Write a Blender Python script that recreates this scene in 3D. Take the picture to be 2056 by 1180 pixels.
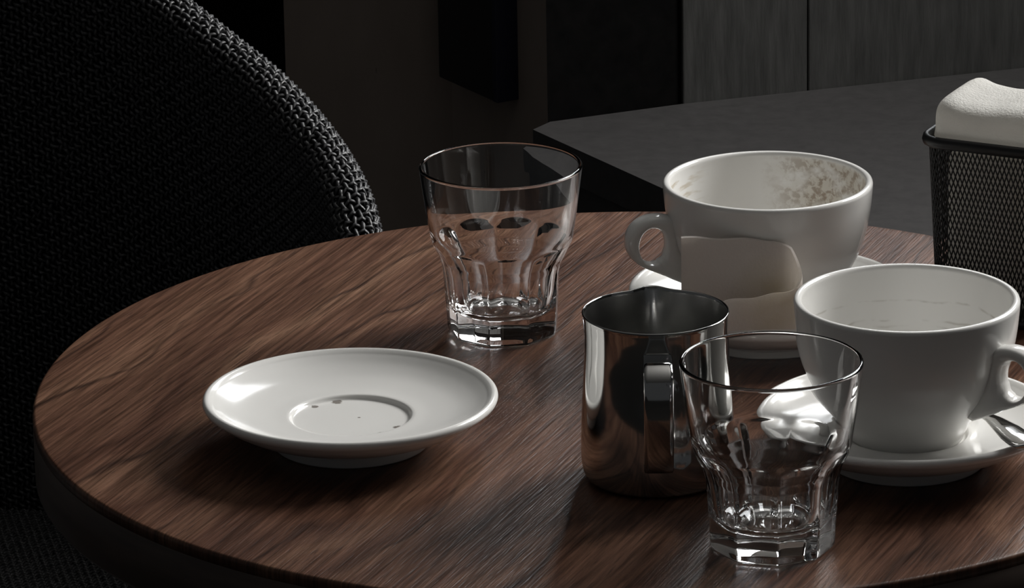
import bpy, math, random
import numpy as np
from mathutils import Matrix, Vector
random.seed(4); rng = np.random.default_rng(7)
PI = math.pi
scene = bpy.context.scene
COL = scene.collection
for o in list(bpy.data.objects): bpy.data.objects.remove(o)

# ------------------------------------------------------------------ camera
TZ = 0.74                                   # table top height
cam_d = bpy.data.cameras.new('camera'); cam = bpy.data.objects.new('camera', cam_d); COL.objects.link(cam)
cam_d.sensor_width = 36.0; cam_d.lens = 10259.0 / 2056 * 36; cam_d.clip_start = 0.05
cam.matrix_world = (Matrix.Translation((0, 0, TZ + 0.85534)) @ Matrix.Rotation(PI/2 - math.radians(18.0249), 4, 'X')
                    @ Matrix.Rotation(math.radians(-1.0258), 4, 'Z'))
scene.camera = cam

# ------------------------------------------------------------------ world, light, exposure
w = bpy.data.worlds.new('world'); scene.world = w; w.use_nodes = True
w.node_tree.nodes['Background'].inputs[0].default_value = (0.92, 0.96, 1.0, 1)
w.node_tree.nodes['Background'].inputs[1].default_value = 0.04
U30 = Vector((math.cos(math.radians(30.2)), math.sin(math.radians(30.2)), 0))      # along the bench wall
V30 = Vector((math.cos(math.radians(-59.8)), math.sin(math.radians(-59.8)), 0))    # out of the bench wall
def area(name, loc, target, sx, sy, power, col=(1, 1, 1)):
    l = bpy.data.lights.new(name, 'AREA'); l.shape = 'RECTANGLE'; l.size = sx; l.size_y = sy; l.energy = power; l.color = col
    o = bpy.data.objects.new(name, l); COL.objects.link(o); o.location = loc
    o.rotation_euler = (Vector(target) - Vector(loc)).to_track_quat('-Z', 'Y').to_euler()
    return o
# daylight entering by the big window of the right wall and by the window above the panelling
WR = Vector((0.06, 2.47, 0)) + U30 * 1.62                                             # foot of the right wall's window axis
area('window_right_offscreen', WR - V30*0.22 + U30*0.06 + Vector((0, 0, 1.95)), WR - V30*0.22 + Vector((0, 0, 1.95)) - U30, 0.92, 0.9, 66, (1.0, 0.99, 0.968))
WB = Vector((0.1412, 4.0181, 0)) + Vector((math.cos(math.radians(17.5)), math.sin(math.radians(17.5)), 0)) * 0.57
WBn = Vector((math.sin(math.radians(17.5)), -math.cos(math.radians(17.5)), 0))
area('window_back_offscreen', WB + Vector((0, 0, 1.87)) - WBn*0.06, WB + Vector((0, 0, 1.87)) + WBn, 0.94, 0.76, 17, (0.96, 0.98, 1.0))
scene.view_settings.view_transform = 'Standard'; scene.view_settings.look = 'None'
scene.view_settings.gamma = 1.0; scene.view_settings.use_curve_mapping = False
scene.view_settings.exposure = 0.12
scene.cycles.max_bounces = 20; scene.cycles.transmission_bounces = 20; scene.cycles.glossy_bounces = 8

# ------------------------------------------------------------------ helpers
def tag(o, label=None, cat=None, group=None, kind=None):
    if label: o['label'] = label
    if cat: o['category'] = cat
    if group: o['group'] = group
    if kind: o['kind'] = kind
    return o
def thing(name, label, cat, loc, rz=0.0, group=None):
    o = bpy.data.objects.new(name, None); COL.objects.link(o); o.location = loc; o.rotation_euler = (0, 0, rz)
    o.empty_display_size = 0.02
    return tag(o, label, cat, group)
def obj(name, verts, faces, mat, parent=None, smooth=True, kind=None):
    me = bpy.data.meshes.new(name)
    me.from_pydata([tuple(map(float, v)) for v in verts], [], [tuple(map(int, f)) for f in faces]); me.update()
    if isinstance(mat, (list, tuple)):
        for m in mat: me.materials.append(m)
    else: me.materials.append(mat)
    if smooth: me.polygons.foreach_set('use_smooth', [True] * len(me.polygons))
    o = bpy.data.objects.new(name, me); COL.objects.link(o)
    if parent: o.parent = parent
    if kind: o['kind'] = kind
    return o
def big_quads(name, V, F, mat, parent, kind='stuff'):
    """numpy vertices (n,3) and quads (m,4) -> one mesh"""
    me = bpy.data.meshes.new(name)
    me.vertices.add(len(V)); me.vertices.foreach_set('co', V.astype(np.float32).ravel())
    me.loops.add(F.size); me.loops.foreach_set('vertex_index', F.astype(np.int32).ravel())
    me.polygons.add(len(F)); me.polygons.foreach_set('loop_start', np.arange(0, F.size, 4, dtype=np.int32))
    me.polygons.foreach_set('use_smooth', np.ones(len(F), dtype=bool))
    me.update(calc_edges=True); me.validate()
    me.materials.append(mat)
    o = bpy.data.objects.new(name, me); COL.objects.link(o); o.parent = parent
    if kind: o['kind'] = kind
    return o
def catmull(pts, n=8):
    P = [np.array(p, float) for p in pts]; P = [2*P[0]-P[1]] + P + [2*P[-1]-P[-2]]; out = []
    for i in range(1, len(P)-2):
        a, b, c, d = P[i-1:i+3]
        for k in range(n):
            t = k / n
            out.append(0.5*((2*b)+(c-a)*t+(2*a-5*b+4*c-d)*t*t+(3*b-a-3*c+d)*t**3))
    out.append(P[-2]); return np.array(out)
def lathe(profile, seg=96, rfun=None):
    """closed solid of revolution; first and last profile points lie on the axis"""
    prof = np.array(profile, float); V = [(0, 0, prof[0][1])]; F = []
    rings = prof[1:-1]
    for i, (r, z) in enumerate(rings):
        for k in range(seg):
            a = 2*PI*k/seg
            rr, zz = (r, z) if rfun is None else rfun(r, z, a, i)
            V.append((rr*math.cos(a), rr*math.sin(a), zz))
    top = len(V); V.append((0, 0, prof[-1][1])); n = len(rings)
    for k in range(seg):
        k2 = (k+1) % seg
        F.append((0, 1+k2, 1+k))
        for i in range(n-1):
            b0, b1 = 1+i*seg, 1+(i+1)*seg
            F.append((b0+k, b0+k2, b1+k2, b1+k))
        F.append((1+(n-1)*seg+k, 1+(n-1)*seg+k2, top))
    return V, F
def box(x0, x1, y0, y1, z0, z1):
    V = [(x, y, z) for z in (z0, z1) for y in (y0, y1) for x in (x0, x1)]
    return V, [(0, 2, 3, 1), (4, 5, 7, 6), (0, 1, 5, 4), (2, 6, 7, 3), (0, 4, 6, 2), (1, 3, 7, 5)]
def bevel(o, wd, seg=2):
    m = o.modifiers.new('bevel', 'BEVEL'); m.width = wd; m.segments = seg; m.limit_method = 'ANGLE'; return o
def frame_box(name, origin, ax, ay, a0, a1, b0, b1, z0, z1, mat, parent=None, bev=0.0):
    """box in the frame (ax, ay) through origin"""
    V, F = box(a0, a1, b0, b1, z0, z1)
    o_, ax, ay = Vector(origin), Vector(ax), Vector(ay)
    V2 = [o_ + ax*v[0] + ay*v[1] + Vector((0, 0, v[2])) for v in V]
    if ax.cross(ay).z < 0: F = [f[::-1] for f in F]
    ob = obj(name, V2, F, mat, parent, smooth=False)
    if bev: bevel(ob, bev)
    return ob
def sweep(path, side, hw, ht, n=10, power=0.7):
    """strap of superelliptic section along path; side = constant width direction"""
    P = np.array(path, float); T = np.gradient(P, axis=0); T /= np.linalg.norm(T, axis=1)[:, None]
    side = np.array(side, float); V = []; F = []; m = len(P)
    hw = np.broadcast_to(hw, (m,)); ht = np.broadcast_to(ht, (m,))
    for i in range(m):
        N = np.cross(T[i], side); N /= np.linalg.norm(N)
        for k in range(n):
            a = 2*PI*k/n; c, s = math.cos(a), math.sin(a)
            V.append(P[i] + side*hw[i]*math.copysign(abs(c)**power, c) + N*ht[i]*math.copysign(abs(s)**power, s))
    for i in range(m-1):
        for k in range(n):
            k2 = (k+1) % n; F.append((i*n+k, i*n+k2, (i+1)*n+k2, (i+1)*n+k))
    F.append(tuple(range(n-1, -1, -1))); F.append(tuple((m-1)*n+k for k in range(n)))
    return V, F

# ------------------------------------------------------------------ materials
def new_mat(name):
    m = bpy.data.materials.new(name); m.use_nodes = True
    return m, m.node_tree, m.node_tree.nodes['Principled BSDF']
def plain(name, col, rough=0.5, metal=0.0, spec=0.5, **kw):
    m, nt, b = new_mat(name)
    b.inputs['Base Color'].default_value = (*col, 1); b.inputs['Roughness'].default_value = rough
    b.inputs['Metallic'].default_value = metal; b.inputs['Specular IOR Level'].default_value = spec
    for k, v in kw.items(): b.inputs[k.replace('_', ' ')].default_value = v
    return m
def N(nt, t, **kw):
    n = nt.nodes.new(t)
    for k, v in kw.items(): setattr(n, k, v)
    return n
def L(nt, a, b): nt.links.new(a, b)
def math_(nt, op, a, b=None, clamp=False):
    n = N(nt, 'ShaderNodeMath', operation=op, use_clamp=clamp)
    for i, v in enumerate((a, b)):
        if v is None: continue
        if isinstance(v, (int, float)): n.inputs[i].default_value = v
        else: L(nt, v, n.inputs[i])
    return n.outputs[0]
def ramp(nt, fac, stops):
    n = N(nt, 'ShaderNodeValToRGB'); cr = n.color_ramp
    while len(cr.elements) < len(stops): cr.elements.new(0.5)
    for e, (p, c) in zip(cr.elements, stops): e.position = p; e.color = (*c, 1) if len(c) == 3 else c
    L(nt, fac, n.inputs[0]); return n.outputs[0]
def noise(nt, vec, scale, detail=4, rough=0.5, dist=0.0):
    n = N(nt, 'ShaderNodeTexNoise'); n.inputs['Scale'].default_value = scale; n.inputs['Detail'].default_value = detail
    n.inputs['Roughness'].default_value = rough; n.inputs['Distortion'].default_value = dist
    L(nt, vec, n.inputs['Vector']); return n.outputs['Fac']
def objcoord(nt): return N(nt, 'ShaderNodeTexCoord').outputs['Object']
def mapped(nt, vec, scale=(1, 1, 1), rot=(0, 0, 0), loc=(0, 0, 0)):
    n = N(nt, 'ShaderNodeMapping'); n.inputs['Scale'].default_value = scale; n.inputs['Rotation'].default_value = rot
    n.inputs['Location'].default_value = loc; L(nt, vec, n.inputs['Vector']); return n.outputs[0]
def bump(nt, h, dist, strength=1.0):
    n = N(nt, 'ShaderNodeBump'); n.inputs['Distance'].default_value = dist; n.inputs['Strength'].default_value = strength
    L(nt, h, n.inputs['Height']); return n.outputs[0]
def mix(nt, fac, a, b, mode='MIX'):
    n = N(nt, 'ShaderNodeMix', data_type='RGBA', blend_type=mode)
    for i, v in ((0, fac), (6, a), (7, b)):
        if isinstance(v, (int, float)): n.inputs[i].default_value = v
        elif isinstance(v, tuple): n.inputs[i].default_value = (*v, 1)
        else: L(nt, v, n.inputs[i])
    return n.outputs[2]

def wood_mat():
    m, nt, b = new_mat('walnut_top')
    oc = objcoord(nt)
    g = mapped(nt, oc, rot=(0, 0, math.radians(-68)), loc=(0.37, 0.11, 0))           # x runs along the grain
    sx = N(nt, 'ShaderNodeSeparateXYZ'); L(nt, g, sx.inputs[0])
    wv = mapped(nt, g, scale=(2.2, 5.0, 1)); wn = noise(nt, wv, 1.6, 3, 0.5)
    wv2 = mapped(nt, g, scale=(9, 30, 1)); wn2 = noise(nt, wv2, 1.5, 3, 0.5)
    y2 = math_(nt, 'ADD', sx.outputs[1], math_(nt, 'MULTIPLY', math_(nt, 'SUBTRACT', wn, 0.5), 0.20))
    y3 = math_(nt, 'ADD', y2, math_(nt, 'MULTIPLY', math_(nt, 'SUBTRACT', wn2, 0.5), 0.012))
    cmb = N(nt, 'ShaderNodeCombineXYZ'); L(nt, math_(nt, 'MULTIPLY', sx.outputs[0], 0.5), cmb.inputs[0]); L(nt, math_(nt, 'MULTIPLY', y3, 26), cmb.inputs[1])
    broad = noise(nt, cmb.outputs[0], 1.0, 5, 0.6)
    col = ramp(nt, broad, [(0.30, (0.034, 0.0155, 0.010)), (0.44, (0.083, 0.039, 0.025)), (0.57, (0.127, 0.065, 0.041)), (0.72, (0.19, 0.107, 0.068))])
    # dark growth lines
    ln = math_(nt, 'ABSOLUTE', math_(nt, 'SINE', math_(nt, 'MULTIPLY', y3, 62)))
    line = math_(nt, 'SUBTRACT', 1.0, math_(nt, 'MULTIPLY', ln, 5.0, True), True)
    lmod = ramp(nt, noise(nt, mapped(nt, g, scale=(4, 14, 1)), 1.3, 2), [(0.40, (0, 0, 0)), (0.56, (1, 1, 1))])
    lf = math_(nt, 'MULTIPLY', math_(nt, 'MULTIPLY', line, lmod), 0.88)
    col = mix(nt, lf, col, (0.026, 0.013, 0.009))
    # pores and fibres
    fib = noise(nt, mapped(nt, g, scale=(16, 480, 1)), 1.0, 3, 0.6)
    por = noise(nt, mapped(nt, g, scale=(55, 900, 1)), 1.0, 2, 0.5)
    col = mix(nt, 0.75, col, ramp(nt, fib, [(0.30, (0.30, 0.28, 0.26)), (0.70, (1.75, 1.75, 1.75))]), 'MULTIPLY')
    pf = ramp(nt, por, [(0.30, (1, 1, 1)), (0.40, (0, 0, 0))])
    col = mix(nt, math_(nt, 'MULTIPLY', pf, 0.65), col, (0.030, 0.016, 0.012))
    L(nt, col, b.inputs['Base Color']); b.inputs['Specular IOR Level'].default_value = 0.28
    rgh = math_(nt, 'ADD', 0.25, math_(nt, 'MULTIPLY', fib, 0.16)); L(nt, rgh, b.inputs['Roughness'])
    h = math_(nt, 'ADD', math_(nt, 'MULTIPLY', por, 0.6), math_(nt, 'MULTIPLY', fib, 0.6))
    L(nt, bump(nt, h, 0.0005, 0.55), b.inputs['Normal'])
    return m
def edge_mat():
    m, nt, b = new_mat('dark_edge_band')
    n = noise(nt, mapped(nt, objcoord(nt), scale=(20, 20, 160)), 1.0, 4)
    L(nt, ramp(nt, n, [(0.3, (0.045, 0.030, 0.024)), (0.7, (0.078, 0.053, 0.041))]), b.inputs['Base Color'])
    b.inputs['Roughness'].default_value = 0.5; return m
def ceramic(name, col=(0.80, 0.79, 0.765), kind=None):
    m, nt, b = new_mat(name)
    b.inputs['Roughness'].default_value = 0.14; b.inputs['Specular IOR Level'].default_value = 0.5
    b.inputs['Base Color'].default_value = (*col, 1)
    oc = objcoord(nt)
    sp = N(nt, 'ShaderNodeSeparateXYZ'); L(nt, oc, sp.inputs[0])
    x, y, z = sp.outputs
    if kind == 'foam':            # dried milk foam on the wall of the back cup (right side, and a little on the left)
        zz = math_(nt, 'SUBTRACT', z, 0.030)
        n1 = noise(nt, oc, 230, 5, 0.62, 0.6); n2 = noise(nt, mapped(nt, oc, scale=(1, 1, 1.6)), 55, 3, 0.55)
        am = math_(nt, 'MULTIPLY', math_(nt, 'SUBTRACT', x, -0.002), 34, True)
        hm = ramp(nt, math_(nt, 'MULTIPLY', z, 14), [(0.44, (0, 0, 0)), (0.66, (1, 1, 1)), (0.95, (0.85, 0.85, 0.85)), (0.99, (0, 0, 0))])
        msk = math_(nt, 'MULTIPLY', math_(nt, 'MULTIPLY', am, hm), ramp(nt, n2, [(0.32, (0, 0, 0)), (0.50, (1, 1, 1))]))
        sp1 = math_(nt, 'MULTIPLY', msk, ramp(nt, n1, [(0.45, (0, 0, 0)), (0.56, (1, 1, 1))]))
        col_ = mix(nt, math_(nt, 'MULTIPLY', msk, 0.55), col, (0.46, 0.40, 0.29))
        col_ = mix(nt, math_(nt, 'MULTIPLY', sp1, 0.78), col_, (0.235, 0.155, 0.090))
        lm = math_(nt, 'MULTIPLY', math_(nt, 'SUBTRACT', -0.028, x), 60, True)
        n3 = noise(nt, mapped(nt, oc, scale=(1, 1, 5)), 60, 3)
        col_ = mix(nt, math_(nt, 'MULTIPLY', math_(nt, 'MULTIPLY', lm, hm), ramp(nt, n3, [(0.52, (0, 0, 0)), (0.64, (0.7, 0.7, 0.7))])), col_, (0.42, 0.33, 0.2))
        L(nt, col_, b.inputs['Base Color']); b.inputs['Roughness'].default_value = 0.3
    if kind == 'rings':           # fine dried tide lines in the front cup
        n1 = noise(nt, mapped(nt, oc, scale=(1, 1, 1)), 40, 3)
        zn = math_(nt, 'ADD', z, math_(nt, 'MULTIPLY', math_(nt, 'SUBTRACT', n1, 0.5), 0.006))
        msk = None
        for zc, a in ((0.0535, 0.5), (0.0440, 0.45), (0.0410, 0.3)):
            d = math_(nt, 'ABSOLUTE', math_(nt, 'SUBTRACT', zn, zc))
            q = math_(nt, 'MULTIPLY', math_(nt, 'SUBTRACT', 1.0, math_(nt, 'MULTIPLY', d, 1300), True), a)
            msk = q if msk is None else math_(nt, 'MAXIMUM', msk, q)
        br = ramp(nt, noise(nt, oc, 75, 3), [(0.42, (0, 0, 0)), (0.6, (1, 1, 1))])
        L(nt, mix(nt, math_(nt, 'MULTIPLY', msk, br), col, (0.30, 0.26, 0.20)), b.inputs['Base Color'])
    if kind == 'well':            # coffee grounds smudged at the edge of the saucer's well
        r = math_(nt, 'SQRT', math_(nt, 'ADD', math_(nt, 'MULTIPLY', x, x), math_(nt, 'MULTIPLY', y, y)))
        ringm = math_(nt, 'SUBTRACT', 1.0, math_(nt, 'MULTIPLY', math_(nt, 'ABSOLUTE', math_(nt, 'SUBTRACT', r, 0.0275)), 420), True)
        inn = math_(nt, 'LESS_THAN', r, 0.029)
        spots = None
        for (px, py, rad) in ((0.0165, -0.0235, 0.0055), (0.0235, -0.0135, 0.0040), (-0.0075, 0.026, 0.0042), (-0.0185, 0.0195, 0.0028), (0.004, 0.002, 0.0012)):
            dx = math_(nt, 'SUBTRACT', x, px); dy = math_(nt, 'SUBTRACT', y, py)
            d = math_(nt, 'SQRT', math_(nt, 'ADD', math_(nt, 'MULTIPLY', dx, dx), math_(nt, 'MULTIPLY', dy, dy)))
            q = math_(nt, 'SUBTRACT', 1.0, math_(nt, 'DIVIDE', d, rad), True)
            spots = q if spots is None else math_(nt, 'MAXIMUM', spots, q)
        n1 = noise(nt, oc, 520, 4, 0.6)
        f = ramp(nt, math_(nt, 'MULTIPLY', math_(nt, 'MULTIPLY', math_(nt, 'ADD', spots, math_(nt, 'MULTIPLY', ringm, 0.08)), n1), 2.0), [(0.30, (0, 0, 0)), (0.48, (1, 1, 1))])
        L(nt, mix(nt, math_(nt, 'MULTIPLY', math_(nt, 'MULTIPLY', f, inn), 0.8), col, (0.10, 0.075, 0.055)), b.inputs['Base Color'])
    return m
def glass_mat():
    m, nt, b = new_mat('clear_glass')
    b.inputs['Base Color'].default_value = (1, 1, 1, 1); b.inputs['Transmission Weight'].default_value = 1.0
    b.inputs['Roughness'].default_value = 0.0; b.inputs['IOR'].default_value = 1.5
    return m
def steel_mat(name, rough, anis=0.0, col=(0.60, 0.595, 0.58)):
    m, nt, b = new_mat(name)
    b.inputs['Base Color'].default_value = (*col, 1); b.inputs['Metallic'].default_value = 1.0
    n = noise(nt, mapped(nt, objcoord(nt), scale=(60, 60, 900)), 1.0, 2)
    L(nt, math_(nt, 'ADD', rough, math_(nt, 'MULTIPLY', n, 0.05)), b.inputs['Roughness'])
    return m
def cloth_mat(name, col, sc=900, disp=0.0006):
    m, nt, b = new_mat(name); oc = objcoord(nt)
    n = noise(nt, oc, sc, 4, 0.6); n2 = noise(nt, oc, 60, 3)
    c = mix(nt, n2, tuple(0.9*v for v in col), tuple(min(1, 1.06*v) for v in col))
    L(nt, c, b.inputs['Base Color']); b.inputs['Roughness'].default_value = 0.9; b.inputs['Specular IOR Level'].default_value = 0.15
    L(nt, bump(nt, math_(nt, 'ADD', n, math_(nt, 'MULTIPLY', n2, 1.5)), disp, 0.8), b.inputs['Normal']); return m
def napkin_mat():
    m, nt, b = new_mat('used_napkin_paper'); oc = objcoord(nt)
    n = noise(nt, oc, 650, 4, 0.6); sp = N(nt, 'ShaderNodeSeparateXYZ'); L(nt, oc, sp.inputs[0])
    sx = math_(nt, 'SUBTRACT', sp.outputs[0], 0.046); sz = math_(nt, 'SUBTRACT', sp.outputs[2], 0.020)
    d = math_(nt, 'SQRT', math_(nt, 'ADD', math_(nt, 'MULTIPLY', sx, sx), math_(nt, 'MULTIPLY', sz, sz)))
    st = math_(nt, 'SUBTRACT', 1.0, math_(nt, 'DIVIDE', d, 0.024), True)
    st = math_(nt, 'MULTIPLY', math_(nt, 'MULTIPLY', st, ramp(nt, noise(nt, oc, 70, 3), [(0.3, (0.3, 0.3, 0.3)), (0.65, (1, 1, 1))])), 0.8)
    L(nt, mix(nt, st, (0.90, 0.84, 0.81), (0.62, 0.52, 0.31)), b.inputs['Base Color'])
    b.inputs['Roughness'].default_value = 0.9; b.inputs['Specular IOR Level'].default_value = 0.1
    L(nt, bump(nt, n, 0.0005, 0.8), b.inputs['Normal']); return m
def translucent(m, col, fac):
    nt = m.node_tree; b = nt.nodes['Principled BSDF']; out = nt.nodes['Material Output']
    t = N(nt, 'ShaderNodeBsdfTranslucent'); t.inputs['Color'].default_value = (*col, 1)
    mx = N(nt, 'ShaderNodeMixShader'); mx.inputs[0].default_value = fac
    L(nt, b.outputs[0], mx.inputs[1]); L(nt, t.outputs[0], mx.inputs[2]); L(nt, mx.outputs[0], out.inputs['Surface']); return m
def painted(name, c0, c1, scale=(1, 1, 1), sc=30, rough=0.6, bd=0.0006, bs=0.5, spec=0.3):
    m, nt, b = new_mat(name); v = mapped(nt, objcoord(nt), scale=scale)
    n = noise(nt, v, sc, 5, 0.62)
    L(nt, ramp(nt, n, [(0.3, c0), (0.7, c1)]), b.inputs['Base Color']); b.inputs['Roughness'].default_value = rough
    b.inputs['Specular IOR Level'].default_value = spec
    L(nt, bump(nt, n, bd, bs), b.inputs['Normal']); return m
def chipped(m):
    nt = m.node_tree; b = nt.nodes['Principled BSDF']; src = b.inputs['Base Color'].links[0].from_socket
    n = noise(nt, mapped(nt, objcoord(nt), scale=(1.6, 1.6, 0.45)), 60, 2, 0.5)
    f = ramp(nt, n, [(0.735, (0, 0, 0)), (0.76, (1, 1, 1))])
    L(nt, mix(nt, math_(nt, 'MULTIPLY', f, 0.85), src, (0.03, 0.025, 0.022)), b.inputs['Base Color']); return m
def cord_mat(name, c0, c1, rough, spec):
    m, nt, b = new_mat(name); n = noise(nt, objcoord(nt), 330, 2, 0.5)
    L(nt, ramp(nt, n, [(0.35, c0), (0.68, c1)]), b.inputs['Base Color']); b.inputs['Roughness'].default_value = rough
    b.inputs['Specular IOR Level'].default_value = spec; return m

M = dict(
    wood=wood_mat(), edge=edge_mat(), white=ceramic('white_glaze'), foam=ceramic('foam_stained_glaze', kind='foam'),
    rings=ceramic('tide_marked_glaze', kind='rings'), well=ceramic('saucer_glaze', kind='well'), glass=glass_mat(),
    steel=steel_mat('polished_steel', 0.05, col=(0.52, 0.517, 0.507)), steel_in=steel_mat('satin_steel', 0.20, col=(0.52, 0.517, 0.507)), spoon=steel_mat('spoon_steel', 0.05, col=(0.66, 0.66, 0.65)),
    napkin=translucent(napkin_mat(), (0.9, 0.86, 0.80), 0.45), towel=translucent(cloth_mat('towel_white', (0.80, 0.785, 0.75), 700, 0.0011), (0.85, 0.83, 0.79), 0.35),
    black=plain('black_wire', (0.010, 0.010, 0.011), 0.42, 0.0, 0.4),
    cord=cord_mat('black_paper_cord', (0.007, 0.007, 0.0075), (0.075, 0.075, 0.079), 0.38, 0.5),
    seatcord=cord_mat('black_seat_cord', (0.012, 0.012, 0.013), (0.10, 0.10, 0.103), 0.38, 0.5),
    shell=plain('chair_shell_black', (0.010, 0.010, 0.0105), 0.8, 0, 0.2),
    metal=plain('black_metal', (0.012, 0.012, 0.012), 0.45, 0.6),
    bench=painted('bench_grey', (0.048, 0.046, 0.046), (0.064, 0.061, 0.061), (1, 1, 1), 90, 0.62, 0.0004, 0.4),
    board=painted('board_grey', (0.042, 0.042, 0.040), (0.078, 0.077, 0.074), (1, 1, 0.12), 120, 0.6, 0.0010, 0.8),
    dark=painted('black_panel', (0.003, 0.003, 0.003), (0.006, 0.0055, 0.0055), (1, 1, 1), 60, 0.95, spec=0.05),
    brown=chipped(painted('brown_plaster', (0.19, 0.155, 0.132), (0.235, 0.195, 0.168), (1, 1, 0.5), 14, 0.8, 0.002, 0.4)),
    floor=painted('floor_dark', (0.028, 0.026, 0.024), (0.042, 0.039, 0.036), (1, 1, 1), 12, 0.6),
    wallp=painted('wall_grey', (0.10, 0.10, 0.10), (0.13, 0.13, 0.125), (1, 1, 1), 10, 0.8),
    ceil=plain('ceiling_white', (0.34, 0.335, 0.325), 0.9, 0, 0.2),
    boxb=plain('box_black', (0.009, 0.009, 0.010), 0.4, 0, 0.4), boxblue=plain('box_blue_edge', (0.008, 0.0085, 0.022), 0.45, 0, 0.4),
    frame=plain('window_frame_paint', (0.05, 0.05, 0.05), 0.5),
)

# ------------------------------------------------------------------ the room
def struct(name, V, F, mat, smooth=False, label=None):
    o = obj(name, V, F, mat, None, smooth); o['kind'] = 'structure'
    if label: o['label'] = label
    return o
struct('floor', *box(-3.5, 3.6, -1.5, 6.5, -0.1, 0.0), M['floor'])
struct('ceiling', *box(-3.5, 3.6, -1.5, 6.5, 3.0, 3.1), M['ceil'])
P0 = Vector((0.0314, 3.9665, 0))           # near corner of the brown return, on the bench wall line
P1 = Vector((0.1412, 4.0181, 0))           # where the grey boards begin
D1 = (P1 - P0).normalized(); D1n = Vector((D1.y, -D1.x, 0))
D2 = Vector((math.cos(math.radians(17.5)), math.sin(math.radians(17.5)), 0)); D2n = Vector((D2.y, -D2.x, 0))
def wallbox(name, origin, ax, ay, a0, a1, b0, b1, z0, z1, mat, bev=0):
    o = frame_box(name, origin, ax, ay, a0, a1, b0, b1, z0, z1, mat, None, bev); o['kind'] = 'structure'; return o
# black recessed panel wall, then the grey boarded wall
wallbox('wall_back', P0, D1, D1n, 0.0, 0.14, -0.05, 0.0, 0, 3.0, M['dark'])
wb = wallbox('wall_right_back', P1, D2, D2n, 0.0, 1.55, -0.20, -0.012, 0, 1.46, M['dark'])
wallbox('wall_right_back_top', P1, D2, D2n, 0.0, 1.55, -0.20, -0.012, 2.28, 3.0, M['dark'])
wallbox('wall_right_back_pier', P1, D2, D2n, 0.0, 0.09, -0.20, -0.012, 1.46, 2.28, M['dark'])
wallbox('wall_right_back_pier', P1, D2, D2n, 1.05, 1.55, -0.20, -0.012, 1.46, 2.28, M['dark'])
w2 = wallbox('window_2', P1, D2, D2n, 0.09, 1.05, -0.055, -0.020, 1.46, 1.49, M['frame'])
for a0, a1, z0, z1 in ((0.09, 1.05, 2.25, 2.28), (0.09, 0.12, 1.49, 2.25), (1.02, 1.05, 1.49, 2.25), (0.56, 0.58, 1.49, 2.25), (0.12, 1.02, 1.90, 1.92)):
    frame_box('window_bar', P1, D2, D2n, a0, a1, -0.055, -0.020, z0, z1, M['frame'], w2)
for a0, a1, dz in ((0.0, 0.1085, 0), (0.1098, 0.3275, 0.001), (0.329, 0.55, 0), (0.5513, 0.77, 0.001), (0.7713, 0.99, 0)):
    bevel(frame_box('board', P1, D2, D2n, a0, a1, -0.013, 0.004 - dz, 0.40, 1.17, M['board'], wb), 0.0012)
# brown return wall behind the bench end, and the brown wall it meets
wallbox('wall_return', P0, -V30, -U30, 0.0, 0.156, -0.10, 0.0, 0, 3.0, M['brown'])
PC = P0 - V30 * 0.156
WL = Vector((math.cos(math.radians(165)), math.sin(math.radians(165)), 0)); WLn = Vector((WL.y, -WL.x, 0)) if WL.x > 0 else Vector((-WL.y, WL.x, 0))
wallbox('wall_left', PC, WL, WLn, -0.04, 0.1445, -0.10, 0.0, 0, 3.0, M['brown'])
wallbox('wall_far', Vector((-2.6, 5.2, 0)), Vector((1, 0, 0)), Vector((0, 1, 0)), 0.0, 3.2, 0, 0.1, 0, 3.0, M['dark'])
# right wall with its window (out of the frame)
ro = WR - V30*0.22; ra = V30; rb = U30
for nm, a0, a1, z0, z1 in (('wall_right', -1.3, -0.5, 0, 3.0), ('wall_right', 0.5, 2.5, 0, 3.0), ('wall_right', -0.5, 0.5, 0, 1.48), ('wall_right', -0.5, 0.5, 2.42, 3.0)):
    wallbox(nm, ro, ra, rb, a0, a1, 0.0, 0.1, z0, z1, M['wallp'])
win = wallbox('window_1', ro, ra, rb, -0.5, 0.5, 0.03, 0.05, 1.48, 1.51, M['frame'])
for a0, a1, z0, z1 in ((-0.5, 0.5, 2.39, 2.42), (-0.5, -0.46, 1.51, 2.39), (0.46, 0.5, 1.51, 2.39), (-0.015, 0.015, 1.51, 2.39)):
    frame_box('window_bar', ro, ra, rb, a0, a1, 0.03, 0.05, z0, z1, M['frame'], win)

# wall-mounted black box on the brown return
bx = thing('wall_box', 'tall black box with a dark blue edge fixed to the brown wall', 'wall box', tuple(P0 + Vector((0, 0, 1.2))))
off = Vector((0, 0, -1.2)) - P0 + P0
frame_box('body', (0, 0, 0), -V30, -U30, 0.052, 0.142, -0.002, 0.020, -0.742, 0.6, M['boxb'], bx, 0.001)
frame_box('edge_strip', (0, 0, 0), -V30, -U30, 0.046, 0.0525, -0.002, 0.0205, -0.742, 0.6, M['boxblue'], bx, 0.0006)

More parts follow.
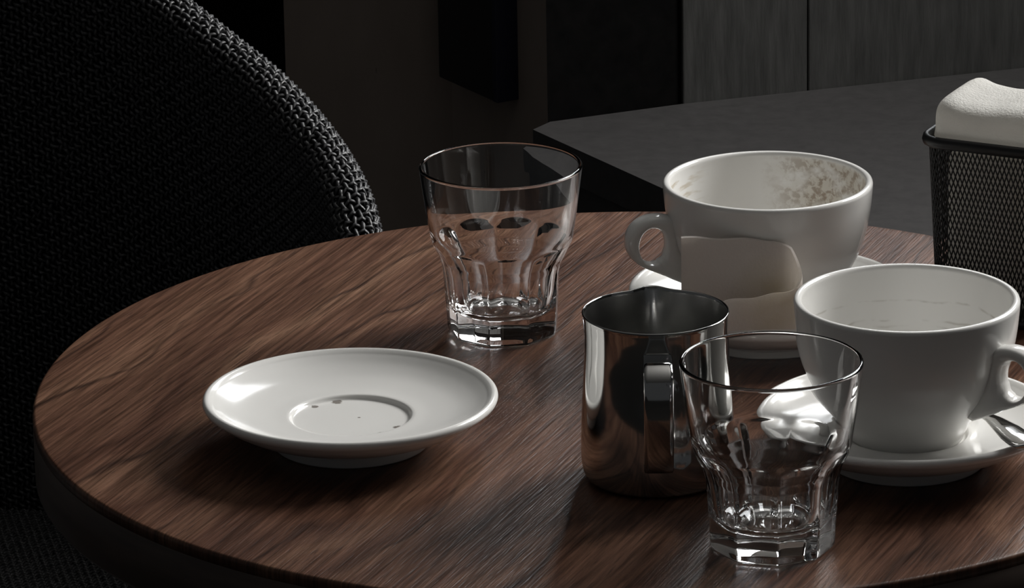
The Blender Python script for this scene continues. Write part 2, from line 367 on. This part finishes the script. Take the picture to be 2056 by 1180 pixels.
# bench
BA = Vector((0.0192, 3.9456, 0))
bn = thing('bench', 'dark grey bench with a smooth flat top below the grey boards', 'bench', tuple(BA))
def prism(name, pts, z0, z1, mat, parent):
    k = len(pts); V = [(p_.x, p_.y, z0) for p_ in pts] + [(p_.x, p_.y, z1) for p_ in pts]
    F = [tuple(range(k-1, -1, -1)), tuple(range(k, 2*k))] + [(i, (i+1) % k, k+(i+1) % k, k+i) for i in range(k)]
    return obj(name, V, F, mat, parent, smooth=False)
zero = Vector((0, 0, 0)); q0 = P0 - BA + D1*0.002; q1 = P1 - BA + D2n*0.005; q2 = q1 + D2*0.56
prism('seat_top', [zero, V30*0.52, V30*0.52 + U30*0.64, q2, q1, q0], 0.42, 0.45, M['bench'], bn)
frame_box('end_panel', (0, 0, 0), U30, V30, 0.006, 0.03, 0.0, 0.505, 0.0, 0.4205, M['bench'], bn)
frame_box('front_panel', (0, 0, 0), U30, V30, 0.03, 0.63, 0.48, 0.505, 0.0, 0.4205, M['bench'], bn)

# ------------------------------------------------------------------ table
TC = Vector((0.0588, 2.4734, 0)); TR = 0.3043; TH = 0.0375
tb = thing('cafe_table', 'round walnut-brown cafe table with dark edge carrying the cups and glasses', 'table', tuple(TC))
rnd = [(TR - 0.0020 + 0.0020*math.cos(t_), TZ - 0.0020 + 0.0020*math.sin(t_)) for t_ in np.linspace(0, PI/2, 8)]
Vt, Ft = lathe([(0, TZ-0.006), (TR-0.0002, TZ-0.006)] + rnd + [(TR-0.006, TZ), (0, TZ)], 300)
obj('tabletop', Vt, Ft, M['wood'], tb)
Vt, Ft = lathe([(0, TZ-TH), (TR-0.006, TZ-TH), (TR-0.002, TZ-TH+0.0012), (TR, TZ-TH+0.004), (TR, TZ-0.0062), (TR-0.0006, TZ-0.0056), (TR-0.004, TZ-0.0055), (0, TZ-0.0055)], 300)
obj('edge_band', Vt, Ft, M['edge'], tb)
Vt, Ft = lathe([(0, 0.012), (0.030, 0.012), (0.030, TZ-0.05), (0.10, TZ-0.046), (0.10, TZ-TH+0.001), (0, TZ-TH+0.001)], 48)
obj('pedestal', Vt, Ft, M['metal'], tb)
Vt, Ft = lathe([(0, 0.0), (0.21, 0.0), (0.212, 0.006), (0.20, 0.014), (0.05, 0.022), (0, 0.022)], 64)
obj('base_plate', Vt, Ft, M['metal'], tb)

# ------------------------------------------------------------------ saucers
def make_saucer(mat):
    top = catmull([(0.0310, 0.0148), (0.040, 0.0153), (0.052, 0.0172), (0.0610, 0.0201), (0.0670, 0.0232), (0.0688, 0.0244)], 6)
    rim = [(0.0700, 0.0253), (0.0713, 0.0258), (0.0724, 0.0255), (0.0732, 0.0246), (0.0734, 0.0234), (0.0729, 0.0222)]
    und = catmull([(0.0716, 0.0211), (0.066, 0.0170), (0.058, 0.0125), (0.048, 0.0085), (0.0410, 0.0066)], 5)
    prof = [(0, 0.0022), (0.030, 0.0024), (0.0345, 0.0022), (0.0355, 0.0), (0.0380, 0.0), (0.0390, 0.0010), (0.0396, 0.0050)]
    prof += [tuple(p) for p in und[::-1]] + rim[::-1] + [tuple(p) for p in top[::-1]]
    prof += [(0.0304, 0.0145), (0.0298, 0.0138), (0.0293, 0.0129), (0.0286, 0.0126), (0.0276, 0.0125), (0.015, 0.0125), (0, 0.0125)]
    return lathe(prof, 128)
SA = (-0.0811, 2.3942)
def saucer(label, mat, xy):
    V, F = make_saucer(mat); o = obj('saucer', V, F, mat); o.location = (xy[0], xy[1], TZ)
    return tag(o, label, 'saucer', 'white saucers')
FC = (0.1914, 2.3545); BC = (0.1346, 2.5552)
saucer('empty white saucer with coffee specks in its well, no cup on it', M['well'], SA)
saucer('white saucer under the cup with a teaspoon', M['white'], FC)
saucer('white saucer under the coffee-stained cup, with a napkin on it', M['white'], BC)

# ------------------------------------------------------------------ cups
def cup(label, xy, az, inner_mat):
    t = thing('coffee_cup', label, 'cup', (xy[0], xy[1], TZ + 0.0126), 0, 'white coffee cups')
    zo = -0.0126
    out = catmull([(0.0285, 0.0150), (0.0300, 0.0180), (0.0325, 0.0232), (0.0385, 0.0310), (0.0448, 0.0395), (0.0492, 0.0490), (0.0520, 0.0590), (0.0537, 0.0690), (0.0546, 0.0780), (0.0549, 0.0822)], 6)
    inn = catmull([(0.0510, 0.0822), (0.0508, 0.0780), (0.0500, 0.0690), (0.0484, 0.0590), (0.0455, 0.0490), (0.0405, 0.0395), (0.0330, 0.0300), (0.0240, 0.0228), (0.0140, 0.0196)], 6)
    prof = [(0, 0.0146), (0.0240, 0.0146), (0.0252, 0.0126), (0.0272, 0.0126), (0.0281, 0.0134)] + [tuple(p) for p in out]
    prof += [(0.0546, 0.0834), (0.0538, 0.0840), (0.0522, 0.0840), (0.0513, 0.0833)]
    k0 = len(prof) - 1
    prof += [tuple(p) for p in inn] + [(0.006, 0.0189), (0, 0.0188)]
    V, F = lathe([(r, z + zo) for r, z in prof], 120)
    o = obj('body', V, F, [M['white'], inner_mat], t)
    rr = [max(V[i][2] for i in f) for f in F]
    nper = len(prof) - 3                                    # quads between rings for each column, plus the two caps
    idx = np.zeros(len(F), dtype=np.int32); per = len(F) // 120
    for k in range(120):
        for j in range(per):
            if j > k0: idx[k*per+j] = 1
    o.data.polygons.foreach_set('material_index', idx)
    # handle: rounded plate with a hole, in the plane of radius and height
    outer = [(0.0505, 0.0685), (0.0600, 0.0704), (0.0690, 0.0690), (0.0750, 0.0640), (0.0772, 0.0565), (0.0755, 0.0495), (0.0700, 0.0440), (0.0600, 0.0388), (0.0500, 0.0338), (0.0405, 0.0290), (0.0368, 0.0298), (0.0400, 0.0372), (0.0452, 0.0450), (0.0485, 0.0540), (0.0498, 0.0620)]
    P = np.array(outer + outer[:3]); C0 = np.array((0.0630, 0.0540)); dense = catmull(P, 10)[:150]
    n = 72; V = []; F = []; m = 12
    ang = np.arctan2(dense[:, 1]-C0[1], dense[:, 0]-C0[0]); order = np.argsort(ang)
    for i in range(n):
        a = -PI + 2*PI*(i+0.5)/n
        j = order[np.argmin(np.abs(ang[order]-a))]; O = dense[j]
        I = C0 + np.array((0.0072*math.cos(a), 0.0098*math.sin(a)))
        e = O - I; h = np.linalg.norm(e)/2; e = e/(2*h); c = (O+I)/2
        for k in range(m):
            b = 2*PI*k/m; cs, sn = math.cos(b), math.sin(b); pw = 0.55 if h > 0.005 else 0.75
            q = c + e*h*math.copysign(abs(cs)**pw, cs); wv = 0.0062*math.copysign(abs(sn)**pw, sn)
            V.append((q[0], wv, q[1] + zo))
    for i in range(n):
        i2 = (i+1) % n
        for k in range(m):
            k2 = (k+1) % m; F.append((i*m+k, i*m+k2, i2*m+k2, i2*m+k))
    h = obj('handle', V, F, M['white'], t); h.rotation_euler = (0, 0, az)
    return t
cup('white cup with brown dried foam inside, standing behind the folded napkin', BC, math.radians(193), M['foam'])
cup('clean white cup standing beside the teaspoon on its saucer', FC, math.radians(-37), M['rings'])

# ------------------------------------------------------------------ faceted glasses
def make_glass():
    nf = 9; seg = 180
    zr = np.array([0.0, 0.010, 0.030, 0.040, 0.0460, 0.051, 0.070, 0.0916]); rr = np.array([0.0298, 0.0305, 0.0326, 0.0350, 0.0366, 0.0374, 0.0402, 0.0430])
    za = np.array([0.0, 0.004, 0.020, 0.030, 0.036, 0.041, 0.0455, 0.0495, 0.053, 0.057, 0.0916]); aa = np.array([0.0279, 0.0283, 0.0289, 0.0294, 0.0300, 0.0312, 0.0335, 0.0360, 0.0392, 0.0440, 0.08])
    def outer(z, a):
        d = (a % (2*PI/nf)) - PI/nf
        r1 = np.interp(z, zr, rr); r2 = np.interp(z, za, aa)/math.cos(d); k = 0.00045
        return -k*math.log(math.exp(-(r1-0.03)/k) + math.exp(-(r2-0.03)/k)) + 0.03 if abs(r1-r2) < 20*k else min(r1, r2)
    zs = [0.0006, 0.0018] + list(np.linspace(0.004, 0.030, 10)) + list(np.linspace(0.031, 0.058, 46)) + list(np.linspace(0.060, 0.0900, 10)) + [0.0909]
    prof = [(0, 0.0016), (0.018, 0.0013), (0.0235, 0.0)]; tags = [None, None, None]
    kinds = []
    rows = [('c', 0.018, 0.0013), ('c', 0.0225, 0.0004), ('f', 0.955, 0.0)]
    rows += [('o', s, z) for s, z in [(0.985, 0.0006)] + [(1.0, z) for z in zs[1:]]]
    rows += [('c', 0.04185 + 0.00095*math.cos(t_), 0.0909 + 0.00085*math.sin(t_)) for t_ in np.linspace(0.25, PI-0.15, 9)]
    inn = catmull([(0.0408, 0.0900), (0.0390, 0.0740), (0.0368, 0.0600), (0.0350, 0.0520), (0.0318, 0.0450), (0.0290, 0.0390), (0.0272, 0.0310), (0.0258, 0.0220), (0.0240, 0.0160), (0.0200, 0.0128), (0.0130, 0.0115), (0.005, 0.0112)], 6)
    rows += [('c', p[0], p[1]) for p in inn]
    def rfun(r, z, a, i):
        k, s, zz = rows[i]
        return (s, zz) if k == 'c' else (outer(max(zz, 0.0), a)*s, zz)
    return lathe([(0, 0.0014)] + [(1, 1)]*len(rows) + [(0, 0.0112)], seg, rfun)
gv, gf = make_glass()
g0 = obj('drinking_glass', gv, gf, M['glass']); g0.location = (-0.0048, 2.5661, TZ + 0.0001); g0.rotation_euler = (0, 0, math.radians(16))
tag(g0, 'empty faceted glass tumbler standing alone behind the empty saucer', 'glass', 'faceted glass tumblers')
g1 = g0.copy(); COL.objects.link(g1); g1.location = (0.1196, 2.2412, TZ + 0.0001); g1.rotation_euler = (0, 0, math.radians(33))
tag(g1, 'empty faceted glass tumbler standing in front of the steel milk pitcher', 'glass', 'faceted glass tumblers')

# ------------------------------------------------------------------ milk pitcher
pt = thing('milk_pitcher', 'polished stainless steel milk pitcher with a strap handle and spout', 'pitcher', (0.0689, 2.3373, TZ))
po = catmull([(0.0310, 0.0004), (0.0343, 0.0020), (0.0360, 0.0060), (0.0367, 0.0130), (0.0366, 0.0240), (0.0360, 0.0380), (0.0350, 0.0540), (0.0345, 0.0660), (0.0347, 0.0760), (0.0353, 0.0835)], 7)
pin = [(p[0]-0.0009, max(p[1], 0.0015)) for p in po[::-1]]
prof = [(0, 0.0008), (0.028, 0.0004)] + [tuple(p) for p in po] + [(0.0356, 0.0845), (0.0354, 0.0850), (0.0349, 0.0850), (0.0346, 0.0845)] + pin + [(0.028, 0.0014), (0, 0.0014)]
def spout(r, z, a, i):
    d = (a - math.radians(91) + PI) % (2*PI) - PI
    t = max(0.0, (z - 0.050)/0.035); g = math.exp(-(d/0.20)**2); g2 = math.exp(-(d/0.5)**2)
    return r + t**1.6*(0.0046*g - 0.0016*(g2-g)), z
V, F = lathe(prof, 160, spout)
o = obj('body', V, F, [M['steel'], M['steel_in']], pt)
per = len(F)//160; k0 = 2 + len(po) + 3
idx = np.zeros(len(F), dtype=np.int32)
for k in range(160):
    for j in range(per):
        if j > k0: idx[k*per+j] = 1
o.data.polygons.foreach_set('material_index', idx)
hp = catmull([(0.0340, 0.0735), (0.0430, 0.0745), (0.0520, 0.0740), (0.0585, 0.0695), (0.0605, 0.0600), (0.0600, 0.0450), (0.0575, 0.0310), (0.0530, 0.0230), (0.0450, 0.0195), (0.0355, 0.0192)], 6)
V, F = sweep([(r, 0, z) for r, z in hp], (0, 1, 0), 0.0070, 0.0011, 12, 0.5)
h = obj('handle', V, F, M['steel'], pt); h.rotation_euler = (0, 0, math.radians(-90.5))

# ------------------------------------------------------------------ napkin in the back saucer
nl = Vector((0.0890, 2.4990, TZ + 0.0190))
plan = catmull([(0.0872, 2.4995), (0.1000, 2.4990), (0.1130, 2.4988), (0.1260, 2.4988), (0.1370, 2.4975), (0.1445, 2.4940), (0.1478, 2.4888), (0.1455, 2.4840), (0.1390, 2.4815), (0.1300, 2.4805), (0.1200, 2.4798), (0.1100, 2.4790), (0.1040, 2.4782)], 5)
n = len(plan); u = np.linspace(0, 1, n)
ztop = np.interp(u, [0, 0.15, 0.32, 0.40, 0.46, 0.52, 0.58, 0.66, 0.85, 1.0], [0.0712, 0.0702, 0.0684, 0.0652, 0.0585, 0.0515, 0.0482, 0.0468, 0.0440, 0.0425])
zbot = np.interp(u, [0, 0.35, 0.5, 0.6, 0.7, 1.0], [0.0215, 0.0215, 0.0240, 0.0262, 0.0266, 0.0270])
V = []; F = []; mrow = 14; th = 0.0010
tan = np.gradient(plan, axis=0); tan /= np.linalg.norm(tan, axis=1)[:, None]; nor = np.stack([-tan[:, 1], tan[:, 0]], 1)
for i in range(n):
    loop = []
    for j in range(mrow+1):
        v = j/mrow; z = zbot[i] + (ztop[i]-zbot[i])*v
        lean = 0.0030*(1-v)*(1 if u[i] < 0.45 else 0.0) + 0.0004*math.sin(9*u[i]+5*v)
        wob = 0.0005*math.sin(37*u[i])*(v**6)
        base = np.array([plan[i][0], plan[i][1] + lean])
        loop.append((base, z + wob, v))
    ring = [(b + nor[i]*th*(0.75 if v > 0.97 else 1)) .tolist() + [z] for b, z, v in loop] + [(b - nor[i]*th*(0.75 if v > 0.97 else 1)).tolist() + [z - (0.0004 if v > .97 else 0)] for b, z, v in loop[::-1]]
    V += [Vector(p) + Vector((0, 0, TZ)) - nl for p in ring]
R = 2*(mrow+1)
for i in range(n-1):
    for k in range(R):
        k2 = (k+1) % R; F.append((i*R+k, (i+1)*R+k, (i+1)*R+k2, i*R+k2))
F.append(tuple(range(R))); F.append(tuple((n-1)*R+k for k in range(R-1, -1, -1)))
nk = obj('paper_napkin', V, F, M['napkin']); nk.location = nl; nk.data.set_sharp_from_angle(angle=math.radians(38))
tag(nk, 'used white paper napkin curled round on the saucer in front of the stained cup', 'napkin')

# ------------------------------------------------------------------ teaspoon on the front saucer
E_ = np.array((0.2440, 2.2920)); dr = np.array((-0.30, 0.954)); dr /= np.linalg.norm(dr); sd = np.array((dr[1], -dr[0], 0))
sp = thing('teaspoon', 'steel teaspoon lying on the saucer beside the clean white cup', 'spoon', (E_[0], E_[1], TZ + 0.0270))
s = np.array([0, 0.004, 0.012, 0.025, 0.040, 0.055, 0.070, 0.082]); wd = np.array([0.0055, 0.0078, 0.0082, 0.0068, 0.0046, 0.0030, 0.0026, 0.0032])
zz = np.array([0.0005, 0.0008, 0.0012, 0.0014, 0.0008, -0.0010, -0.0035, -0.0065]) + 0.0012
ss = np.linspace(0, 0.082, 40); path = np.stack([dr[0]*ss, dr[1]*ss, np.interp(ss, s, zz)], 1)
V, F = sweep(path, sd, np.interp(ss, s, wd), 0.0010, 14, 0.8)
obj('handle', V, F, M['spoon'], sp)
V = []; F = []; nb, mb = 20, 14
for side in (1, -1):
    for i in range(nb+1):
        t = i/nb; half = 0.0125*math.sin(PI*min(1, t**0.75))**0.7 if 0 < t < 1 else 0.0003; half = max(half, 0.0022*(1-t))
        for j in range(mb+1):
            q = 2*j/mb - 1; c = dr*(0.078 + 0.040*t)
            dep = 0.0050*(1-q*q)*math.sin(PI*min(1, t+0.05)) if t < 0.95 else 0
            V.append((c[0]+sd[0]*half*q, c[1]+sd[1]*half*q, -0.0040 - dep + 0.0006*side))
W_ = mb+1; S0 = (nb+1)*W_
for i in range(nb):
    for j in range(mb):
        a = i*W_+j; F.append((a, a+1, a+W_+1, a+W_)); F.append((S0+a, S0+a+W_, S0+a+W_+1, S0+a+1))
    a = i*W_; F.append((a, a+W_, S0+a+W_, S0+a)); a = i*W_+mb; F.append((a, S0+a, S0+a+W_, a+W_))
obj('bowl', V, F, M['spoon'], sp)

# ------------------------------------------------------------------ wire basket with white cloths
bc = Vector((0.2153, 2.5750, 0)); be = Vector((math.cos(math.radians(-27)), math.sin(math.radians(-27)), 0)); bg = Vector((-be.y, be.x, 0))
BW, BH, BR = 0.085, 0.100, 0.012
cen = bc + be*BW/2 + bg*BW/2
bk = thing('wire_basket', 'black metal mesh basket holding white cloths', 'basket', (cen.x, cen.y, TZ), math.radians(-27))
def rsq(half, r, n):
    """rounded square, n points evenly spaced"""
    L4 = 2*(half-r); arc = r*PI/2; tot = 4*(L4+arc); out = []
    for i in range(n):
        d = tot*i/n; k = int(d//(L4+arc)); e = d - k*(L4+arc)
        if e < L4: p = (-(half-r)+e, -half)
        else:
            a = -PI/2 + (e-L4)/r; p = (half-r+r*math.cos(a), -(half-r)+r*math.sin(a))
        c, s_ = [(1, 0), (0, 1), (-1, 0), (0, -1)][k]
        out.append((p[0]*c - p[1]*s_, p[0]*s_ + p[1]*c))
    return np.array(out)
NB = 122; NZ = 28; zt = BH - 0.003
def bpos(i, z):                                            # i in half steps around, tapering to the bottom
    h = (BW/2 - 0.0012) * (0.90 + 0.10*z/BH); return h
unit = rsq(1.0, BR/(BW/2), NB*2)
Vs, Fs = [], []; cnt = 0
norms = np.roll(unit, -1, 0) - np.roll(unit, 1, 0); norms = np.stack([norms[:, 1], -norms[:, 0]], 1); norms /= np.linalg.norm(norms, axis=1)[:, None]
wt = 0.00034
for fam in (1, -1):
    for k in range(NB):
        ii = (2*k + fam*np.arange(NZ*1+1)) % (2*NB)
        z = 0.002 + (zt-0.002)*np.arange(NZ+1)/NZ; h = (BW/2-0.0012)*(0.90+0.10*z/BH)
        pos = np.stack([unit[ii, 0]*h, unit[ii, 1]*h, z], 1); nn = np.stack([norms[ii, 0], norms[ii, 1], 0*z], 1)
        tn = np.gradient(pos, axis=0); tn /= np.linalg.norm(tn, axis=1)[:, None]; sdv = np.cross(nn, tn)
        ring = np.stack([pos + sdv*wt*1.25, pos + nn*wt, pos - sdv*wt*1.25, pos - nn*wt], 1).reshape(-1, 3)
        a = (np.arange(NZ)*4)[:, None] + np.arange(4)[None]; b_ = (np.arange(NZ)*4)[:, None] + ((np.arange(4)+1) % 4)[None]
        Vs.append(ring); Fs.append(np.stack([a, b_, b_+4, a+4], 2).reshape(-1, 4) + cnt); cnt += len(ring)
big_quads('mesh_wall', np.concatenate(Vs), np.concatenate(Fs), M['black'], bk)
def rim_tube(name, half, z, rz, rr, parent):
    pts = rsq(half, BR, 96); V = []; F = []; m = 8
    for i, p_ in enumerate(pts):
        t_ = pts[(i+1) % 96] - pts[i-1]; nn = np.array((t_[1], -t_[0]))/np.hypot(*t_)
        for k in range(m):
            a = 2*PI*k/m; V.append((p_[0]+nn[0]*rr*math.cos(a), p_[1]+nn[1]*rr*math.cos(a), z + rz*math.sin(a)))
    for i in range(96):
        for k in range(m): F.append((i*m+k, ((i+1) % 96)*m+k, ((i+1) % 96)*m+(k+1) % m, i*m+(k+1) % m))
    return obj(name, V, F, M['black'], parent)
rim_tube('rim', BW/2, BH-0.0022, 0.0032, 0.0024, bk)
rim_tube('bottom_ring', BW/2*0.90, 0.0022, 0.0022, 0.0015, bk)
pts = rsq(BW/2*0.895, BR*0.9, 64); V = [(p_[0], p_[1], 0.0010) for p_ in pts] + [(p_[0], p_[1], 0.0022) for p_ in pts]
obj('bottom', V, [tuple(range(63, -1, -1)), tuple(range(64, 128))] + [(i, (i+1) % 64, 64+(i+1) % 64, 64+i) for i in range(64)], M['black'], bk, smooth=False)

def cloth_block(name, label, loc, rz, lx, ly, z0, z1, bulge, seed, topwave=0.0015):
    """soft folded cloth: rounded box with ruffled top"""
    r = np.random.default_rng(seed); ph = r.uniform(0, 6, 6); V = []; F = []; n = 96; rows = 30
    for j in range(rows+1):
        v = j/rows; e = min(v, 1-v); inset = 0.0 if e > 0.12 else (1-math.sqrt(max(0, 1-(1-e/0.12)**2)))
        for i in range(n):
            a = 2*PI*i/n; c, s_ = math.cos(a), math.sin(a)
            x = lx*math.copysign(abs(c)**0.42, c); y = ly*math.copysign(abs(s_)**0.62, s_)
            k = 1 - inset*0.55*min(lx, ly)/max(abs(x), abs(y), 1e-4)
            wob = 1 + bulge*(0.5*math.sin(3*a+ph[0]+2*v) + 0.35*math.sin(5*a+ph[1]-3*v) + 0.2*math.sin(11*a+ph[2]+4*v))
            zz_ = z0 + (z1-z0)*v + (topwave*(math.sin(55*x+ph[3]) + 0.5*math.sin(140*x+ph[4]))*v**3)
            V.append((x*k*wob, y*k*wob, zz_))
    for j in range(rows):
        for i in range(n):
            i2 = (i+1) % n; F.append((j*n+i, j*n+i2, (j+1)*n+i2, (j+1)*n+i))
    b0 = len(V); V.append((0, 0, z0)); V.append((0, 0, z1 - 0.0006))
    for i in range(n):
        i2 = (i+1) % n; F.append((b0, i2, i)); F.append((b0+1, rows*n+i, rows*n+i2))
    o = obj(name, V, F, M['towel']); o.location = loc; o.rotation_euler = (0, 0, rz)
    return tag(o, label, 'cloth', 'white cloths in the basket')
cx = lambda a, b_: tuple(cen + be*a + bg*b_ + Vector((0, 0, TZ)))
cloth_block('folded_cloth', 'white cloth standing folded inside the mesh basket, showing through its front', cx(-0.0135, -0.0085), math.radians(-27), 0.0200, 0.0265, 0.0024, 0.096, 0.03, 1)
cloth_block('folded_cloth', 'second white cloth folded inside the basket, past the dark gap', cx(0.0222, -0.0085), math.radians(-27), 0.0122, 0.0265, 0.0024, 0.096, 0.03, 2)
# rolled cloth lying across the top
V = []; F = []; n = 40; m = 44
for i in range(n+1):
    t_ = i/n; x = -0.0375 + 0.075*t_
    e = min(t_, 1-t_)*n/3.0; k = 1.0 if e >= 1 else math.sqrt(max(0.05, 1-(1-e)**2))*0.35+0.65
    for j in range(m):
        a = 2*PI*j/m; sx_, cz = math.cos(a), math.sin(a)
        ry = 0.030*k; rz_ = 0.0135*k
        y = ry*math.copysign(abs(sx_)**0.45, sx_); z = rz_*math.copysign(abs(cz)**0.5, cz)
        crest = 0.0022*math.exp(-((t_-0.10)/0.07)**2) - 0.0016*math.exp(-((t_-0.38)/0.16)**2) 
        V.append((x + (0.0015*math.sin(3*a) if i in (0, n) else 0), y, z + (crest if cz > 0 else 0)))
for i in range(n):
    for j in range(m): F.append((i*m+j, i*m+(j+1) % m, (i+1)*m+(j+1) % m, (i+1)*m+j))
F.append(tuple(range(m-1, -1, -1))); F.append(tuple(n*m+j for j in range(m)))
rl = obj('rolled_cloth', V, F, M['towel']); rl.location = cx(-0.0005, -0.0085) ; rl.location.z = TZ + 0.1045; rl.rotation_euler = (0, 0, math.radians(-27))
tag(rl, 'thick white cloth lying across the top of the mesh basket', 'cloth', 'white cloths in the basket')

# ------------------------------------------------------------------ woven tub chair
CC = np.array((-0.38, 2.82)); RM = 0.295; RT = 0.012; ZS = 0.45
ch = thing('woven_armchair', 'black woven cord tub armchair behind the round table', 'chair', (CC[0], CC[1], 0))
AZ0, AZ1 = math.radians(-10), math.radians(270)
def ztop_f(a):
    d = np.abs(np.degrees(a) - 130.0)          # angle from the middle of the back
    return TZ + np.interp(d, [0, 25, 50, 72, 79, 85, 94.4, 103.7, 116, 126, 134, 140], [0.16, 0.148, 0.112, 0.066, 0.0515, 0.0378, 0.0208, 0.0035, -0.0185, -0.048, -0.085, -0.13])
def shell_pt(a, s):
    """a azimuth, s arc length from the seat up the inside, over the rim and down the outside -> position, normal"""
    zt_ = ztop_f(a) - RT; hi = zt_ - (ZS - 0.03); arc = PI*RT
    c, sn = np.cos(a), np.sin(a)
    inn = s < hi; ov = (s >= hi) & (s < hi+arc); th_ = np.clip((s-hi)/RT, 0, PI)
    rad = np.where(inn, RM-RT, np.where(ov, RM - RT*np.cos(th_), RM+RT))
    z = np.where(inn, ZS-0.03+s, np.where(ov, zt_+RT*np.sin(th_), zt_-(s-hi-arc)))
    nr = np.where(inn, -1.0, np.where(ov, -np.cos(th_), 1.0)); nz = np.where(ov, np.sin(th_), 0.0)
    return np.stack([rad*c, rad*sn, z], -1), np.stack([nr*c, nr*sn, nz], -1), hi, arc
# backing shell
na, ns_ = 160, 60; V = np.zeros((na+1, ns_+1, 3))
for i in range(na+1):
    a = AZ0 + (AZ1-AZ0)*i/na; zt_ = float(ztop_f(np.array(a))) - RT; hi = zt_-(ZS-0.03); tot = 2*hi + PI*RT
    s_ = np.linspace(0, tot, ns_+1); p_, nn, _, _ = shell_pt(np.full(ns_+1, a), s_); V[i] = p_ - nn*0.0012
idx = np.arange((na+1)*(ns_+1)).reshape(na+1, ns_+1)
F = np.stack([idx[:-1, :-1], idx[:-1, 1:], idx[1:, 1:], idx[1:, :-1]], -1).reshape(-1, 4)
big_quads('backrest', V.reshape(-1, 3), F, M['shell'], ch, None)
def strands(PTS, SIDE, NRM, hw, hh):
    """PTS (k, n, 3) strands -> 4-sided tubes"""
    k, n, _ = PTS.shape
    R_ = np.stack([PTS + SIDE*hw, PTS + NRM*hh, PTS - SIDE*hw, PTS - NRM*hh], 2)          # k n 4 3
    base = (np.arange(k)*n*4)[:, None, None] + (np.arange(n-1)*4)[None, :, None]
    q = np.arange(4)[None, None]; q2 = (q+1) % 4
    F = np.stack([base+q, base+q2, base+4+q2, base+4+q], -1).reshape(-1, 4)
    return R_.reshape(-1, 3), F
PITCH = 0.0043
a0, a1 = math.radians(-10), math.radians(269); nw = int((a1-a0)*RM/PITCH); az = a0 + (np.arange(nw)+0.5)*(a1-a0)/nw
ncr = 138                                              # weft rows counted from the rim downwards
Vw, Fw, off_ = [], [], 0
amp = 0.0014
def s_of(row, a):                                      # row measured from the outer edge of the rim downwards inside
    zt_ = ztop_f(a) - RT; hi = zt_ - (ZS-0.03); return hi + PI*RT + 0.03 - row*PITCH
jit = rng.normal(0, 1, (nw+2, ncr+2))
# warp
rows = np.arange(0, ncr-0.5, 0.5)
A_ = np.repeat(az[:, None], len(rows), 1); S_ = s_of(rows[None], A_)
ph = np.cos(PI*rows)[None]*np.where(np.arange(nw) % 2 == 0, 1, -1)[:, None]
P_, N_, hi_, _ = shell_pt(A_, np.maximum(S_, 0)); P_ = P_ + N_*(amp*ph + 0.0004)[..., None]
SD = np.stack([-np.sin(A_), np.cos(A_), 0*A_], -1)
P_ += SD*(jit[:nw, (rows).astype(int)]*0.00045)[..., None]
v_, f_ = strands(P_, SD, N_, 0.0014, 0.0013); Vw.append(v_); Fw.append(f_); off_ += len(v_)
# weft
cols = np.arange(0, nw-0.5, 0.5); ac = a0 + (cols+0.5)*(a1-a0)/nw
rw = np.arange(ncr-1); A_ = np.repeat(ac[None], len(rw), 0); S_ = s_of(rw[:, None]*1.0, A_)
ph = -np.cos(PI*cols)[None]*np.where(rw % 2 == 0, 1, -1)[:, None]
P_, N_, hi_, _ = shell_pt(A_, np.maximum(S_, 0)); P_ = P_ + N_*(amp*ph + 0.0004)[..., None]
T_ = np.gradient(P_, axis=1); SD = np.cross(N_, T_); SD /= np.linalg.norm(SD, axis=-1)[..., None]
P_ += SD*(jit[(cols).astype(int)][:, :ncr-1].T*0.00045)[..., None]
v_, f_ = strands(P_, SD, N_, 0.0014, 0.0013); Vw.append(v_); Fw.append(f_ + off_)
big_quads('backrest_weave', np.concatenate(Vw), np.concatenate(Fw), M['cord'], ch)
# seat
Vt, Ft = lathe([(0, ZS-0.05), (0.265, ZS-0.05), (0.277, ZS-0.042), (0.2815, ZS-0.030), (0.2800, ZS-0.010), (0.270, ZS-0.0028), (0, ZS-0.0018)], 96)
obj('seat', Vt, Ft, M['shell'], ch)
sp_ = 0.0034; half = 80; rot = math.radians(57); e1 = np.array((math.cos(rot), math.sin(rot), 0)); e2 = np.array((-math.sin(rot), math.cos(rot), 0))
Vw, Fw, off_ = [], [], 0
for fam, (d1, d2) in enumerate(((e1, e2), (e2, e1))):
    for k in range(-half, half+1):
        c = k*sp_; ext = math.sqrt(max(0.0, 0.2745**2 - c*c)); m = int(ext/sp_)
        if m < 2: continue
        q = np.arange(-m, m+0.5, 0.5); sg = 1 if (k % 2 == 0) else -1
        h_ = np.cos(PI*q)*sg*(1 if fam == 0 else -1)
        p_ = d1[None]*(q*sp_)[:, None] + d2[None]*c + np.array((0, 0, ZS))[None] + np.array((0, 0, 1.0))[None]*(h_*(0.0005 if fam == 0 else 0.0009) + (0.0006 if fam == 0 else 0))[:, None]
        p_ += d2[None]*(rng.normal(0, 0.00012, len(q)))[:, None]
        v_, f_ = strands(p_[None], np.broadcast_to(d2, (1, len(q), 3)), np.broadcast_to(np.array((0, 0, 1.0)), (1, len(q), 3)), 0.0014, 0.0011)
        Vw.append(v_); Fw.append(f_ + off_); off_ += len(v_)
big_quads('seat_weave', np.concatenate(Vw), np.concatenate(Fw), M['seatcord'], ch)
for a in (100, 190, 280, 10):
    a = math.radians(a); top = (0.20*math.cos(a), 0.20*math.sin(a), ZS-0.045); bot = (0.25*math.cos(a), 0.25*math.sin(a), 0.0)
    V, F = sweep([top, bot], (-math.sin(a), math.cos(a), 0), [0.016, 0.010], [0.016, 0.010], 12, 1.0)
    obj('leg', V, F, M['metal'], ch)
